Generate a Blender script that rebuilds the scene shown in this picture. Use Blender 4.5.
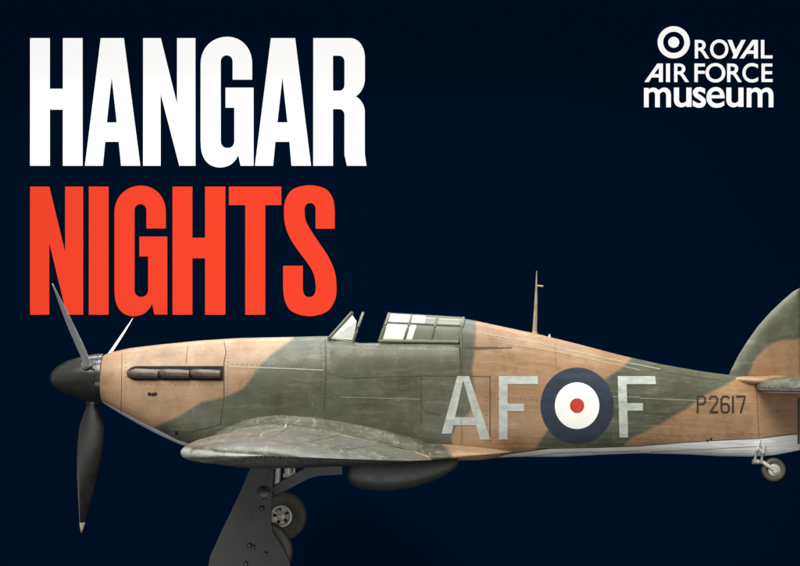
import bpy, bmesh, math, random
import numpy as np
from mathutils import Vector, Matrix
random.seed(7)
for o in list(bpy.data.objects): bpy.data.objects.remove(o)
SC = bpy.context.scene
COL = SC.collection
R = math.radians

# ------------------------------------------------------------------ camera
S = 82.0            # photo pixels per metre in the fuselage centre plane
D = 17.0            # camera distance from that plane
C0, R0 = 350.0, 366.0   # the camera's foot point in the photo
H0 = 4.8            # height of the camera above the floor
def X(px): return (px-400)/S
def Z(py): return H0+(R0-py)/S
def P(px, py, y=0.0):
    """point at depth y that is seen at photo pixel px,py"""
    k = (D+y)/D
    return Vector((X(C0)+(px-C0)/S*k, y, H0+(R0-py)/S*k))
cam = bpy.data.cameras.new('camera'); co = bpy.data.objects.new('camera', cam); COL.objects.link(co)
co.location = (X(C0), -D, H0); co.rotation_euler = (R(90), 0, 0)
cam.sensor_width = 36; cam.lens = 36*D/(800/S)
cam.shift_x = (400-C0)/800; cam.shift_y = (R0-283)/800
cam.clip_end = 200
SC.camera = co

# ------------------------------------------------------------------ light
w = bpy.data.worlds.new('World'); SC.world = w; w.use_nodes = True
bg = w.node_tree.nodes['Background']; bg.inputs[0].default_value = (0.93, 0.97, 1.0, 1); bg.inputs[1].default_value = 0.30
sl = bpy.data.lights.new('key_lamp', 'SUN'); sl.energy = 3.65; sl.angle = R(34); sl.color = (1.0, 0.98, 0.95)
so = bpy.data.objects.new('key_lamp', sl); COL.objects.link(so)
so.rotation_euler = Vector((0.22, 0.62, -0.74)).to_track_quat('-Z', 'Y').to_euler()
al = bpy.data.lights.new('overhead_softbox', 'AREA'); al.energy = 800; al.shape = 'RECTANGLE'; al.size = 11; al.size_y = 1.6
al.color = (0.95, 0.98, 1.0)
ao = bpy.data.objects.new('overhead_softbox', al); COL.objects.link(ao)
ao.location = (-0.5, -0.6, 11.0); ao.rotation_euler = (R(-4), 0, 0)
fl_ = bpy.data.lights.new('added_belly_fill', 'AREA'); fl_.energy = 350; fl_.shape = 'RECTANGLE'; fl_.size = 12; fl_.size_y = 1.2  # unseen fill lamp, added to brighten the belly from below
fo = bpy.data.objects.new('added_belly_fill', fl_); COL.objects.link(fo)
fo.location = (0, -8.5, .9); fo.rotation_euler = Vector((0, .93, .33)).to_track_quat('-Z', 'Y').to_euler()
rl_ = bpy.data.lights.new('added_rear_rim_light', 'AREA'); rl_.energy = 750; rl_.shape = 'RECTANGLE'; rl_.size = 12; rl_.size_y = 1.5; rl_.color = (.96, .98, 1)  # unseen lamp added behind to whiten the top edge of the cowling
ro_ = bpy.data.objects.new('added_rear_rim_light', rl_); COL.objects.link(ro_)
ro_.location = (-1, 5.2, 12.2); ro_.rotation_euler = Vector((0, -.62, -.78)).to_track_quat('-Z', 'Y').to_euler()
SC.view_settings.view_transform = 'Standard'; SC.view_settings.look = 'None'
SC.view_settings.exposure = 0.0; SC.view_settings.gamma = 1

# ------------------------------------------------------------------ materials
def newmat(name):
    m = bpy.data.materials.new(name); m.use_nodes = True
    nt = m.node_tree; b = nt.nodes['Principled BSDF']
    return m, nt, b
def srgb(r, g, b):
    f = lambda c: (c/255/12.92) if c/255 <= .04045 else ((c/255+.055)/1.055)**2.4
    return (f(r), f(g), f(b), 1)
def mix(nt, fac, a, b, mode='MIX'):
    n = nt.nodes.new('ShaderNodeMix'); n.data_type = 'RGBA'; n.blend_type = mode
    for s, v in ((0, fac), (6, a), (7, b)):
        if isinstance(v, (int, float, tuple)): n.inputs[s].default_value = v
        else: nt.links.new(v, n.inputs[s])
    return n.outputs[2]
def ramp(nt, src, lo, hi, a=0.0, b=1.0):
    n = nt.nodes.new('ShaderNodeMapRange'); n.inputs[1].default_value = lo; n.inputs[2].default_value = hi
    n.inputs[3].default_value = a; n.inputs[4].default_value = b
    nt.links.new(src, n.inputs[0]); return n.outputs[0]
def math_(nt, op, a, b=0.0):
    n = nt.nodes.new('ShaderNodeMath'); n.operation = op
    for i, v in enumerate((a, b)):
        if isinstance(v, (int, float)): n.inputs[i].default_value = v
        else: nt.links.new(v, n.inputs[i])
    return n.outputs[0]
def coords(nt, scale=(1, 1, 1)):
    t = nt.nodes.new('ShaderNodeTexCoord'); m = nt.nodes.new('ShaderNodeMapping'); m.inputs[3].default_value = scale
    nt.links.new(t.outputs['Object'], m.inputs[0]); return m.outputs[0]
def noise(nt, vec, sc, det=4, rough=.6):
    n = nt.nodes.new('ShaderNodeTexNoise'); n.inputs['Scale'].default_value = sc; n.inputs['Detail'].default_value = det
    n.inputs['Roughness'].default_value = rough; nt.links.new(vec, n.inputs['Vector']); return n.outputs[0]
def attr(nt, name):
    n = nt.nodes.new('ShaderNodeAttribute'); n.attribute_name = name; return n
def bump(nt, b, h, strength, dist=0.01):
    n = nt.nodes.new('ShaderNodeBump'); n.inputs['Strength'].default_value = strength; n.inputs['Distance'].default_value = dist
    nt.links.new(h, n.inputs['Height']); nt.links.new(n.outputs[0], b.inputs['Normal'])
def simple(name, col, rough=.5, metal=0, var=.25, nscale=9, spec=.5, stretch=(1, 1, 1), bmp=0):
    m, nt, b = newmat(name)
    v = coords(nt, stretch); n = noise(nt, v, nscale)
    dark = tuple(c*(1-var) for c in col[:3])+(1,); lite = tuple(min(1, c*(1+var)) for c in col[:3])+(1,)
    nt.links.new(mix(nt, ramp(nt, n, .3, .7), dark, lite), b.inputs['Base Color'])
    b.inputs['Metallic'].default_value = metal
    nt.links.new(ramp(nt, n, .3, .7, rough*.85, min(1, rough*1.15)), b.inputs['Roughness'])
    b.inputs['Specular IOR Level'].default_value = spec
    if bmp: bump(nt, b, n, bmp)
    return m

TAN = srgb(168, 136, 103); GREEN = srgb(86, 90, 73); SKYC = srgb(232, 232, 224)
def camo_mat(name, stringers=False, scuff=.3, green=GREEN, tan=TAN, rough=.42, under=None):
    m, nt, b = newmat(name)
    v = coords(nt)
    big = noise(nt, v, 1.7, 5, .55); mid = noise(nt, v, 7, 6, .65)
    streak = noise(nt, coords(nt, (1.0, 2, 6)), 2.6, 7, .68)
    fine = noise(nt, coords(nt, (1, 1, 2.2)), 38, 3, .6)
    edge = math_(nt, 'ADD', attr(nt, 'camo').outputs['Fac'], math_(nt, 'MULTIPLY', math_(nt, 'SUBTRACT', mid, .5), .05))
    f = ramp(nt, edge, -.02, .02)
    g2 = mix(nt, ramp(nt, big, .35, .65), tuple(c*.82 for c in green[:3])+(1,), tuple(c*1.2 for c in green[:3])+(1,))
    t2 = mix(nt, ramp(nt, big, .35, .65), tuple(c*q for c, q in zip(tan[:3], (.80, .76, .72)))+(1,), tuple(c*1.1 for c in tan[:3])+(1,))
    c = mix(nt, f, t2, g2)
    # washed stains and pale streaks
    c = mix(nt, ramp(nt, streak, .52, .78, 0, .38), c, mix(nt, .6, c, (.5, .47, .38, 1)))
    c = mix(nt, ramp(nt, streak, .46, .26, 0, .40), c, mix(nt, .55, c, (.10, .07, .045, 1)))
    c = mix(nt, ramp(nt, mid, .60, .80, 0, scuff), c, (.55, .54, .48, 1))
    c = mix(nt, ramp(nt, fine, .25, .75, 0, .16), c, (.06, .05, .04, 1))
    lines = noise(nt, coords(nt, (.9, 2, 11)), 2.2, 7, .7)
    am = ramp(nt, attr(nt, 'aft').outputs['Fac'], 0, 1, .22, 1.0)
    c = mix(nt, math_(nt, 'MULTIPLY', ramp(nt, lines, .54, .72, 0, .42), am), c, mix(nt, .6, c, (.62, .56, .44, 1)))
    c = mix(nt, math_(nt, 'MULTIPLY', ramp(nt, lines, .46, .30, 0, .24), am), c, (.09, .06, .035, 1))
    # fabric aft of the metal panels has yellowed; blotchy repaint and dirt
    c = mix(nt, math_(nt, 'MULTIPLY', ramp(nt, attr(nt, 'aft').outputs['Fac'], 0, 1), .55), c, mix(nt, 1.0, c, mix(nt, f, (.74, .66, .54, 1), (.52, .56, .44, 1)), 'MULTIPLY'))
    drt = noise(nt, coords(nt, (1.6, 1, 1.4)), 2.2, 8, .72)
    c = mix(nt, ramp(nt, drt, .50, .66, 0, .55), c, mix(nt, 1.0, c, (.62, .58, .50, 1), 'MULTIPLY'))
    c = mix(nt, ramp(nt, drt, .44, .28, 0, .12), c, (.52, .48, .40, 1))
    rust = noise(nt, coords(nt, (1, 1, 1)), 4.2, 10, .78)
    c = mix(nt, ramp(nt, rust, .56, .66, 0, .45), c, mix(nt, 1.0, c, (.70, .62, .54, 1), 'MULTIPLY'))
    c = mix(nt, ramp(nt, rust, .42, .34, 0, .28), c, mix(nt, .5, c, (.55, .50, .42, 1)))
    blot = noise(nt, coords(nt, (1.4, 1, 1)), 1.15, 3, .5)
    if stringers: c = mix(nt, ramp(nt, blot, .44, .62, 0, .42), c, mix(nt, 1.0, c, (.80, .62, .46, 1), 'MULTIPLY'))
    if not stringers:
        wr = math_(nt, 'ADD', attr(nt, 'wear').outputs['Fac'], math_(nt, 'MULTIPLY', math_(nt, 'SUBTRACT', mid, .5), .9))
        c = mix(nt, ramp(nt, wr, .35, .75), c, (.52, .53, .48, 1))
        scr = noise(nt, coords(nt, (5, .7, 5)), 3.2, 8, .78)
        c = mix(nt, ramp(nt, scr, .52, .70, 0, .6), c, (.36, .35, .29, 1))
        c = mix(nt, ramp(nt, scr, .45, .34, 0, .6), c, (.07, .065, .05, 1))
        scl = noise(nt, coords(nt, (14, .25, 4)), 4, 4, .6)
        c = mix(nt, ramp(nt, scl, .70, .80, 0, .3), c, (.5, .5, .44, 1))
    sk = ramp(nt, attr(nt, 'sky').outputs['Fac'], -.004, .004)
    s2 = mix(nt, ramp(nt, streak, .35, .7), tuple(q*.72 for q in SKYC[:3])+(1,), SKYC)
    if under:
        ch = noise(nt, v, 60, 3, .7); s2 = mix(nt, ramp(nt, ch, .52, .62), under, (.22, .21, .18, 1))
    c = mix(nt, sk, c, s2)
    nt.links.new(c, b.inputs['Base Color'])
    nt.links.new(ramp(nt, mid, .3, .7, rough*.8, rough*1.3), b.inputs['Roughness'])
    b.inputs['Specular IOR Level'].default_value = .40 if stringers else .16
    h = math_(nt, 'MULTIPLY', big, 1.2)
    h = math_(nt, 'ADD', h, math_(nt, 'MULTIPLY', fine, .06))
    if stringers:
        st = attr(nt, 'stringer').outputs['Fac']
        wv = math_(nt, 'ABSOLUTE', math_(nt, 'SINE', st))
        wv = math_(nt, 'POWER', wv, .6)
        mask = ramp(nt, attr(nt, 'aft').outputs['Fac'], 0, 1)
        h = math_(nt, 'ADD', h, math_(nt, 'MULTIPLY', math_(nt, 'MULTIPLY', wv, -.22), mask))
    bump(nt, b, h, .55, .012)
    return m
M = {}
M['fuse'] = camo_mat('camouflage_paint', True, .12)
M['wing'] = camo_mat('worn_wing_paint', False, .5, green=srgb(82, 82, 66), rough=.36)
M['wingblack'] = camo_mat('worn_wing_paint_black_below', False, .5, green=srgb(82, 82, 66), rough=.36, under=srgb(26, 26, 26))
M['seam'] = simple('dark_seam', srgb(66, 60, 46), .7)
M['seamlight'] = simple('pale_seam', srgb(176, 168, 142), .5)
M['code'] = simple('grey_code_paint', srgb(170, 175, 164), .5, var=.22, nscale=7, stretch=(1, 1, 2))
M['blue'] = simple('roundel_blue', srgb(26, 37, 52), .62, var=.5, nscale=4, stretch=(1, 1, 3))
M['white'] = simple('roundel_white', srgb(238, 238, 228), .5, var=.05)
M['red'] = simple('roundel_red', srgb(176, 50, 26), .6, var=.15)
M['serial'] = simple('serial_paint', srgb(46, 32, 22), .6)
M['spin'] = simple('black_spinner_paint', srgb(42, 42, 37), .24, var=.2, spec=.6)
M['blade'] = simple('black_blade_paint', srgb(30, 30, 26), .30, var=.35, nscale=4, spec=.6)
M['bladeback'] = simple('pale_blade', srgb(222, 224, 220), .4, metal=.0, var=.15)  # pale tone for the two upper blades
M['tip'] = simple('worn_blade_tip', srgb(176, 166, 138), .5)
M['exh'] = simple('burnt_steel', srgb(88, 76, 66), .45, metal=.2, var=.35, nscale=14)
M['black'] = simple('painted_recess_shade', srgb(16, 14, 12), .8)  # shade inside holes, slots and pipe mouths, painted as flat black
M['frame'] = simple('hood_frame_paint', srgb(92, 97, 80), .45, var=.2)
M['metal'] = simple('pale_gear_metal', srgb(196, 192, 176), .4, metal=.2, var=.2)
M['tyre'] = simple('tyre_rubber', srgb(78, 74, 62), .55, var=.3)
M['gearpaint'] = simple('dark_gear_fairing', srgb(38, 40, 38), .5, var=.2)
M['stand'] = simple('grey_stand_paint', srgb(40, 40, 39), .5, var=.3, nscale=4, spec=.3, bmp=.1)
M['bolt'] = simple('dark_bolt', srgb(36, 36, 36), .35, metal=.5)
M['rad'] = simple('radiator_paint', srgb(52, 56, 50), .5, var=.2)
M['cockpit'] = simple('cockpit_interior', srgb(60, 70, 56), .7)
M['leather'] = simple('worn_leather', srgb(54, 38, 26), .5)
def panemat(name, col, alpha, rough=.12):
    m, nt, b = newmat(name); b.inputs['Base Color'].default_value = col; b.inputs['Roughness'].default_value = rough
    n = noise(nt, coords(nt), 9)
    nt.links.new(ramp(nt, n, .3, .7, alpha*.9, min(1, alpha*1.1)), b.inputs['Alpha']); return m
M['pane'] = panemat('painted_bright_pane', srgb(240, 243, 230), .95)  # bright background behind the hood, painted as near-opaque white glass
M['panedull'] = panemat('dull_pane', srgb(136, 140, 120), .66, .3)  # greyer, more see-through glass
M['screen'] = panemat('painted_bright_screen', srgb(240, 243, 230), .55)  # brightness seen through the windscreen, painted into the glass colour
def flat(name, col, rough=.9):
    m, nt, b = newmat(name); n = noise(nt, coords(nt), 300, 2)
    nt.links.new(mix(nt, n, tuple(c*.97 for c in col[:3])+(1,), tuple(min(1, c*1.03) for c in col[:3])+(1,)), b.inputs['Base Color'])
    b.inputs['Roughness'].default_value = rough; b.inputs['Specular IOR Level'].default_value = 0.0; return m
M['wall'] = flat('navy_backdrop', srgb(0, 13, 30), 1)
M['letw'] = flat('white_letter_face', (.97, .97, .97, 1))
M['letr'] = flat('red_letter_face', srgb(216, 60, 38))

# ------------------------------------------------------------------ helpers
def mesh_obj(name, verts, faces, mats, parent=None, smooth=True, fmat=None, attrs=None, sharp=None):
    me = bpy.data.meshes.new(name); me.from_pydata([tuple(v) for v in verts], [], faces)
    for m in (mats if isinstance(mats, (list, tuple)) else [mats]): me.materials.append(m)
    if fmat is not None: me.polygons.foreach_set('material_index', fmat)
    me.polygons.foreach_set('use_smooth', [smooth]*len(me.polygons))
    for k, v in (attrs or {}).items():
        a = me.attributes.new(k, 'FLOAT', 'POINT'); a.data.foreach_set('value', np.asarray(v, dtype=np.float32))
    bm = bmesh.new(); bm.from_mesh(me); bmesh.ops.recalc_face_normals(bm, faces=bm.faces); bm.to_mesh(me); bm.free()
    me.update()
    if sharp: me.set_sharp_from_angle(angle=R(sharp))
    o = bpy.data.objects.new(name, me); COL.objects.link(o)
    if parent: o.parent = parent; o.matrix_parent_inverse = Matrix.Translation(-absloc(parent))
    return o
def absloc(o):
    v = Vector((0, 0, 0))
    # things carry their own location; part origins stay at the thing's base
    if o.type == 'EMPTY': v = o.location.copy()
    return v
def thing(name, label, cat, loc, group=None):
    o = bpy.data.objects.new(name, None); COL.objects.link(o); o.location = loc; o.empty_display_size = .3
    o['label'] = label; o['category'] = cat
    if group: o['group'] = group
    return o
class G:
    """collects shapes into one mesh"""
    def __init__(s): s.v = []; s.f = []; s.m = []
    def add(s, v, f, m=0):
        n = len(s.v); s.v += [Vector(q) for q in v]; s.f += [tuple(i+n for i in q) for q in f]; s.m += [m]*len(f)
    def tube(s, pts, rad, n=12, m=0, flat=1.0, cap=True, up=None):
        pts = [Vector(p) for p in pts]; rings = []
        for i, p in enumerate(pts):
            t = (pts[min(i+1, len(pts)-1)]-pts[max(i-1, 0)]).normalized()
            u = Vector(up) if up else (Vector((0, 0, 1)) if abs(t.z) < .9 else Vector((1, 0, 0)))
            a = t.cross(u).normalized(); b = t.cross(a).normalized()
            r = rad[i] if isinstance(rad, (list, tuple)) else rad
            rings.append([p+a*math.cos(2*math.pi*k/n)*r*flat+b*math.sin(2*math.pi*k/n)*r for k in range(n)])
        v = [q for r_ in rings for q in r_]; f = []
        for i in range(len(pts)-1):
            for k in range(n): f.append((i*n+k, i*n+(k+1) % n, (i+1)*n+(k+1) % n, (i+1)*n+k))
        if cap: f.append(tuple(range(n))); f.append(tuple((len(pts)-1)*n+k for k in range(n)))
        s.add(v, f, m); return s
    def lathe(s, prof, c, axis='Y', n=40, m=0):
        """prof: (along, radius)"""
        c = Vector(c); v = []; f = []
        for a, r in prof:
            for k in range(n):
                t = 2*math.pi*k/n; q = (r*math.cos(t), r*math.sin(t))
                v.append(c+(Vector((q[0], a, q[1])) if axis == 'Y' else Vector((a, q[0], q[1]))))
        for i in range(len(prof)-1):
            for k in range(n): f.append((i*n+k, i*n+(k+1) % n, (i+1)*n+(k+1) % n, (i+1)*n+k))
        s.add(v, f, m); return s
    def prism(s, poly, y0, y1, m=0, bev=0):
        """poly: world x,z outline between two depths"""
        n = len(poly)
        if bev:
            cx = sum(p[0] for p in poly)/n; cz = sum(p[1] for p in poly)/n
            sh = []
            for i in range(n):
                a, b_, c_ = Vector(poly[i-1]), Vector(poly[i]), Vector(poly[(i+1) % n])
                d1 = (a-b_).normalized(); d2 = (c_-b_).normalized(); q = b_+(d1+d2)*bev
                sh.append((q.x, q.y))
            rings = [(sh, y0), (poly, y0+bev), (poly, y1-bev), (sh, y1)]
        else: rings = [(poly, y0), (poly, y1)]
        v = [(p[0], y, p[1]) for r_, y in rings for p in r_]; f = []
        for i in range(len(rings)-1):
            for k in range(n): f.append((i*n+k, i*n+(k+1) % n, (i+1)*n+(k+1) % n, (i+1)*n+k))
        f.append(tuple(range(n))); f.append(tuple((len(rings)-1)*n+k for k in range(n)))
        s.add(v, f, m); return s
    def box(s, c, d, m=0):
        c = Vector(c); v = [c+Vector((d[0]*i/2, d[1]*j/2, d[2]*k/2)) for i in (-1, 1) for j in (-1, 1) for k in (-1, 1)]
        s.add(v, [(0, 1, 3, 2), (4, 6, 7, 5), (0, 4, 5, 1), (2, 3, 7, 6), (0, 2, 6, 4), (1, 5, 7, 3)], m); return s
    def build(s, name, mats, parent=None, smooth=True, sharp=35):
        return mesh_obj(name, s.v, s.f, mats, parent, smooth, s.m, sharp=sharp if smooth else None)
def interp(x, tab, k=1):
    xs = [t[0] for t in tab]; ys = [t[k] for t in tab]
    return np.interp(x, xs, ys)
def smooth_tab(tab, step=1.0, win=9, k=1):
    xs = np.arange(tab[0][0], tab[-1][0]+step, step); ys = interp(xs, tab, k)
    pad = np.concatenate([2*ys[0]-ys[win:0:-1], ys, 2*ys[-1]-ys[-2:-win-2:-1]])
    ker = np.hanning(2*win+1); ker /= ker.sum()
    ys2 = np.convolve(pad, ker, 'same')[win:-win]
    return xs, ys2
def sd_poly(px, py, poly):
    """signed distance, positive inside"""
    px = np.asarray(px, float); py = np.asarray(py, float); d = np.full(px.shape, 1e9); ins = np.zeros(px.shape, bool)
    n = len(poly)
    for i in range(n):
        ax, ay = poly[i]; bx, by = poly[(i+1) % n]; ex, ey = bx-ax, by-ay
        t = np.clip(((px-ax)*ex+(py-ay)*ey)/(ex*ex+ey*ey+1e-12), 0, 1)
        d = np.minimum(d, np.hypot(px-ax-t*ex, py-ay-t*ey))
        c = ((ay > py) != (by > py)) & (px < (bx-ax)*(py-ay)/((by-ay) if by != ay else 1e-9)+ax)
        ins ^= c
    return np.where(ins, d, -d)

# ------------------------------------------------------------------ setting: navy studio sweep
WY = 8.0
v = []; f = []
prof = [(-26, 0)]+[(WY-1+1*math.sin(t), 1-1*math.cos(t)) for t in np.linspace(0, math.pi/2, 12)]+[(WY, 16)]
for y, z in prof: v += [(-24, y, z), (26, y, z)]
for i in range(len(prof)-1): f.append((2*i, 2*i+1, 2*i+3, 2*i+2))
bd = mesh_obj('backdrop', v, f, M['wall']); bd['kind'] = 'structure'

# ------------------------------------------------------------------ aircraft
plane = thing('fighter_aircraft', 'camouflaged brown and green propeller fighter aircraft lettered AF F, held up by the grey stand', 'aircraft', (X(300), 0, 0))

# fuselage outline measured at the centre plane (photo px: column, row)
TOP = [(104, 355), (112, 352), (130, 348), (160, 344.5), (200, 340.5), (240, 338), (290, 337), (328, 336), (345, 340), (356, 342.5), (458, 343.5)]
TOP2 = [(459, 318), (470, 319.5), (500, 326), (540, 334.5), (580, 344.5), (620, 355), (660, 364), (700, 371), (730, 375), (760, 376), (800, 378)]
BOT = [(104, 403), (120, 413), (140, 424.5), (160, 435), (180, 444), (205, 452), (250, 458), (300, 460), (450, 460.5), (478, 460), (497, 457.5), (515, 456.5), (560, 456.5), (600, 454.5), (640, 453), (680, 454), (720, 456), (750, 456.5), (775, 455), (800, 450)]
HW = [(104, .30), (130, .36), (200, .41), (300, .46), (400, .49), (470, .48), (550, .42), (650, .30), (730, .185), (800, .06)]
NT = [(104, 2.0), (200, 2.4), (330, 2.6), (352, 5), (457.5, 5), (459, 2.3), (500, 2.0), (560, 1.9), (800, 2.0)]
tx1, ty1 = smooth_tab(TOP, 1, 6); tx2, ty2 = smooth_tab(TOP2, 1, 10); bx_, by_ = smooth_tab(BOT, 1, 7)
hx, hy = smooth_tab(HW, 1, 20)
def ftop(c): return np.where(np.asarray(c) < 458.5, np.interp(c, tx1, ty1), np.interp(c, tx2, ty2))
def fbot(c): return np.interp(c, bx_, by_)
def fhw(c): return np.interp(c, hx, hy)
def fnt(c): return interp(c, NT)
def fmid(c):   # widest row
    t = ftop(c); b = fbot(c); return b-(b-t)*.47
NB = 2.5
def surf_y(c, row):
    """near side of the fuselage at column c and row"""
    t, b, m = float(ftop(c)), float(fbot(c)), float(fmid(c)); n = float(fnt(c)) if row < m else NB
    q = (m-row)/(m-t) if row < m else (row-m)/(b-m)
    q = min(abs(q), .9999)
    return -float(fhw(c))*(1-q**n)**(1/n)
cols = sorted(set(list(np.arange(104, 800.1, 2.0))+[457.5, 458.4, 458.6, 459.2]))
NA = 168
GREEN1 = [(293, 320), (293, 338), (284, 345), (276, 351), (266, 359), (256, 371), (250, 380), (243, 388), (232, 394), (217, 399), (202, 402), (187, 411), (172, 419), (153, 428), (140, 440), (150, 480), (455, 480), (452, 436), (456, 427), (470, 412), (475, 392), (472, 372), (474, 355), (476, 335), (475, 300)]
GREEN2 = [(640, 340), (631, 358), (622, 368), (606, 378), (590, 395), (566, 415), (547, 431), (537, 446), (530, 470), (600, 470), (632, 437), (650, 430), (664, 421), (686, 409), (703, 396), (722, 387), (745, 374), (760, 340)]
UNDER = [(90, 399), (105, 402.5), (140, 421), (178, 440), (230, 458), (440, 461), (485, 463), (505, 455), (520, 452.5), (550, 448), (600, 447), (640, 445.5), (700, 440.5), (760, 437.5), (810, 433), (810, 500), (90, 500)]
KS = 1.022   # the flank is nearer than the centre plane
def camo_px(x, y, z):
    c = 400+np.asarray(x)*S; r = R0+(H0-np.asarray(z))*S; k = D/(D-np.minimum(np.abs(y), .45))
    return C0+(c-C0)*k, R0+(r-R0)*k
def fuse_attrs(V):
    A = np.array([tuple(q) for q in V]); c, r = camo_px(A[:, 0], A[:, 1], A[:, 2])
    c2 = c+3*np.sin(r/9.)+2*np.sin(c/13.); r2 = r+2*np.sin(c/17.)
    camo = np.maximum(sd_poly(c, r, GREEN1), sd_poly(c, r, GREEN2))/S
    return camo, sd_poly(c, r, UNDER)/S
V = []; F = []; strg = []; aft = []
for c in cols:
    t, b, m, h, nt_ = float(ftop(c)), float(fbot(c)), float(fmid(c)), float(fhw(c)), float(fnt(c))
    for k in range(NA):
        a = 2*math.pi*k/NA; ca, sa = math.cos(a), math.sin(a); n = nt_ if sa > 0 else NB
        y = h*math.copysign(abs(ca)**(2/n), ca); q = abs(sa)**(2/n)
        row = m-(m-t)*q if sa > 0 else m+(b-m)*q
        V.append((X(c), y, Z(row))); strg.append(a*21); aft.append(min(1, max(0, (c-478)/20))*(1.0 if abs(y) > .01 else 1))
nc = len(cols)
for i in range(nc-1):
    cc = .5*(cols[i]+cols[i+1])
    for k in range(NA):
        q = (i*NA+k, i*NA+(k+1) % NA, (i+1)*NA+(k+1) % NA, (i+1)*NA+k)
        if 357 < cc < 453 and sum(V[j][2] for j in q)/4 > Z(347) and max(abs(V[j][1]) for j in q) < .28: continue   # cockpit opening
        F.append(q)
F.append(tuple(range(NA))); F.append(tuple((nc-1)*NA+k for k in range(NA)))
camo, under = fuse_attrs(V)
FM = [0]*len(F)
extra = {'stringer': strg, 'aft': aft}
def on(c, row, off=.004):   # photo px on the flank -> world
    # correct for the flank standing nearer than the centre plane
    cc, rr = c, row
    for _ in range(4):
        y = surf_y(cc, rr); k = (D+y)/D; cc = C0+(c-C0)*k; rr = R0+(row-R0)*k
        t_, b_ = float(ftop(cc)), float(fbot(cc)); rr = min(max(rr, t_+.2), b_-.2)
    return Vector((X(cc), surf_y(cc, rr)-off, Z(rr)))
def strip(pts, wpx, off=.0035):
    """thin line on the flank through photo points; returns verts, faces"""
    P2 = []
    for (a, b) in zip(pts[:-1], pts[1:]):
        n = max(1, int(math.hypot(b[0]-a[0], b[1]-a[1])/2.5))
        for i in range(n): P2.append((a[0]+(b[0]-a[0])*i/n, a[1]+(b[1]-a[1])*i/n))
    P2.append(pts[-1]); vv = []
    for i, p in enumerate(P2):
        a = P2[max(i-1, 0)]; b = P2[min(i+1, len(P2)-1)]; dx, dy = b[0]-a[0], b[1]-a[1]; L = math.hypot(dx, dy) or 1
        nx, ny = -dy/L*wpx/2, dx/L*wpx/2
        vv += [on(p[0]+nx, p[1]+ny, off), on(p[0]-nx, p[1]-ny, off)]
    ff = [(2*i, 2*i+1, 2*i+3, 2*i+2) for i in range(len(P2)-1)]
    return vv, ff
def addto(vv, ff, mi):
    n = len(V); V.extend(vv); F.extend([tuple(i+n for i in q) for q in ff]); FM.extend([mi]*len(ff))
    strg.extend([0]*len(vv)); aft.extend([0]*len(vv))
SE = [([(224, 341), (226, 352), (224, 362), (224, 398), (220, 425)], .9), ([(325, 338), (326, 368), (324, 410)], 1.0),
      ([(421, 376), (421, 424)], .9), ([(490, 376), (490, 441)], .9), ([(122, 351), (121, 412)], .5), ([(420, 375.5), (490, 376.5)], .6),
      ([(326, 372), (345, 378), (420, 376)], .6), ([(475, 349), (500, 348), (512, 347.5)], 1.1), ([(455, 346), (475, 347.5), (498, 347.5)], 1.7),
      ([(421, 405), (425, 411), (440, 415)], 1.0), ([(500, 454.6), (550, 448.3), (600, 447.3), (640, 445.8), (700, 441), (760, 438), (798, 433.5)], .9),
      ([(398, 381), (408, 379), (409, 389), (400, 391), (398, 381)], .8), ([(401, 384), (407, 383)], 1.2),
      ([(160, 430), (190, 432), (222, 424)], .5), ([(665, 372), (720, 380)], .4), ([(756, 384), (759, 437)], .5),
      ([(188, 344), (186, 363)], .5), ([(798.6, 398), (798.6, 444)], 2.2), ([(555, 343), (556, 366)], .3), ([(650, 452), (710, 449), (760, 446)], .4), ([(505, 459), (560, 453), (640, 451)], .4)]
for pts, wd in SE: addto(*strip(pts, wd), 1)
for pts, wd in [([(228, 366.5), (260, 367.5), (300, 369), (323, 370)], .8), ([(496, 395.5), (560, 396), (640, 397)], .35), ([(226, 369), (226, 395)], .4),
                ([(640, 398), (700, 400.5), (757, 402)], .4), ([(340, 397), (420, 399)], .3), ([(480, 333), (540, 343), (600, 357), (660, 369)], .5), ([(492, 341), (560, 352), (640, 370)], .4)]: addto(*strip(pts, wd, .0045), 2)
def dots(pts, r, mi):
    for (c, row) in pts:
        ctr = on(c, row, .006); vv = [ctr]+[on(c+r*math.cos(t), row+r*math.sin(t), .005) for t in np.linspace(0, 2*math.pi, 9)[:-1]]
        addto(vv, [(0, i+1, (i+1) % 8+1) for i in range(8)], mi)
dots([(149.5, 394), (153, 394.5), (155.5, 394)], 1.9, 3); dots([(176.5, 433)], 2.1, 3); dots([(707.5, 440.5), (711, 439)], 1.2, 3)
fas = []
for (a, b, n) in [((228, 345), (227, 398), 14), ((321, 342), (321, 400), 14), ((230, 364), (318, 366), 18), ((417, 380), (417, 420), 8), ((486, 380), (487, 436), 12),
                  ((126, 354), (125, 405), 10), ((130, 384), (215, 385), 14), ((340, 346), (450, 348), 18), ((330, 345), (330, 400), 10), ((505, 441), (770, 433), 34), ((495, 399), (540, 400), 8)]:
    for i in range(n): fas.append((a[0]+(b[0]-a[0])*(i+.5)/n, a[1]+(b[1]-a[1])*(i+.5)/n))
dots(fas, .42, 1)
camo, under = np.concatenate([camo, np.zeros(len(V)-len(camo))]), np.concatenate([under, np.zeros(len(V)-len(under))])
fus = mesh_obj('fuselage', V, F, [M['fuse'], M['seam'], M['seamlight'], M['black']], plane, True, FM, {'camo': camo, 'sky': under, 'stringer': strg, 'aft': aft})
# flat strips must keep their normals toward the viewer, either way is fine for two sided shading

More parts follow.
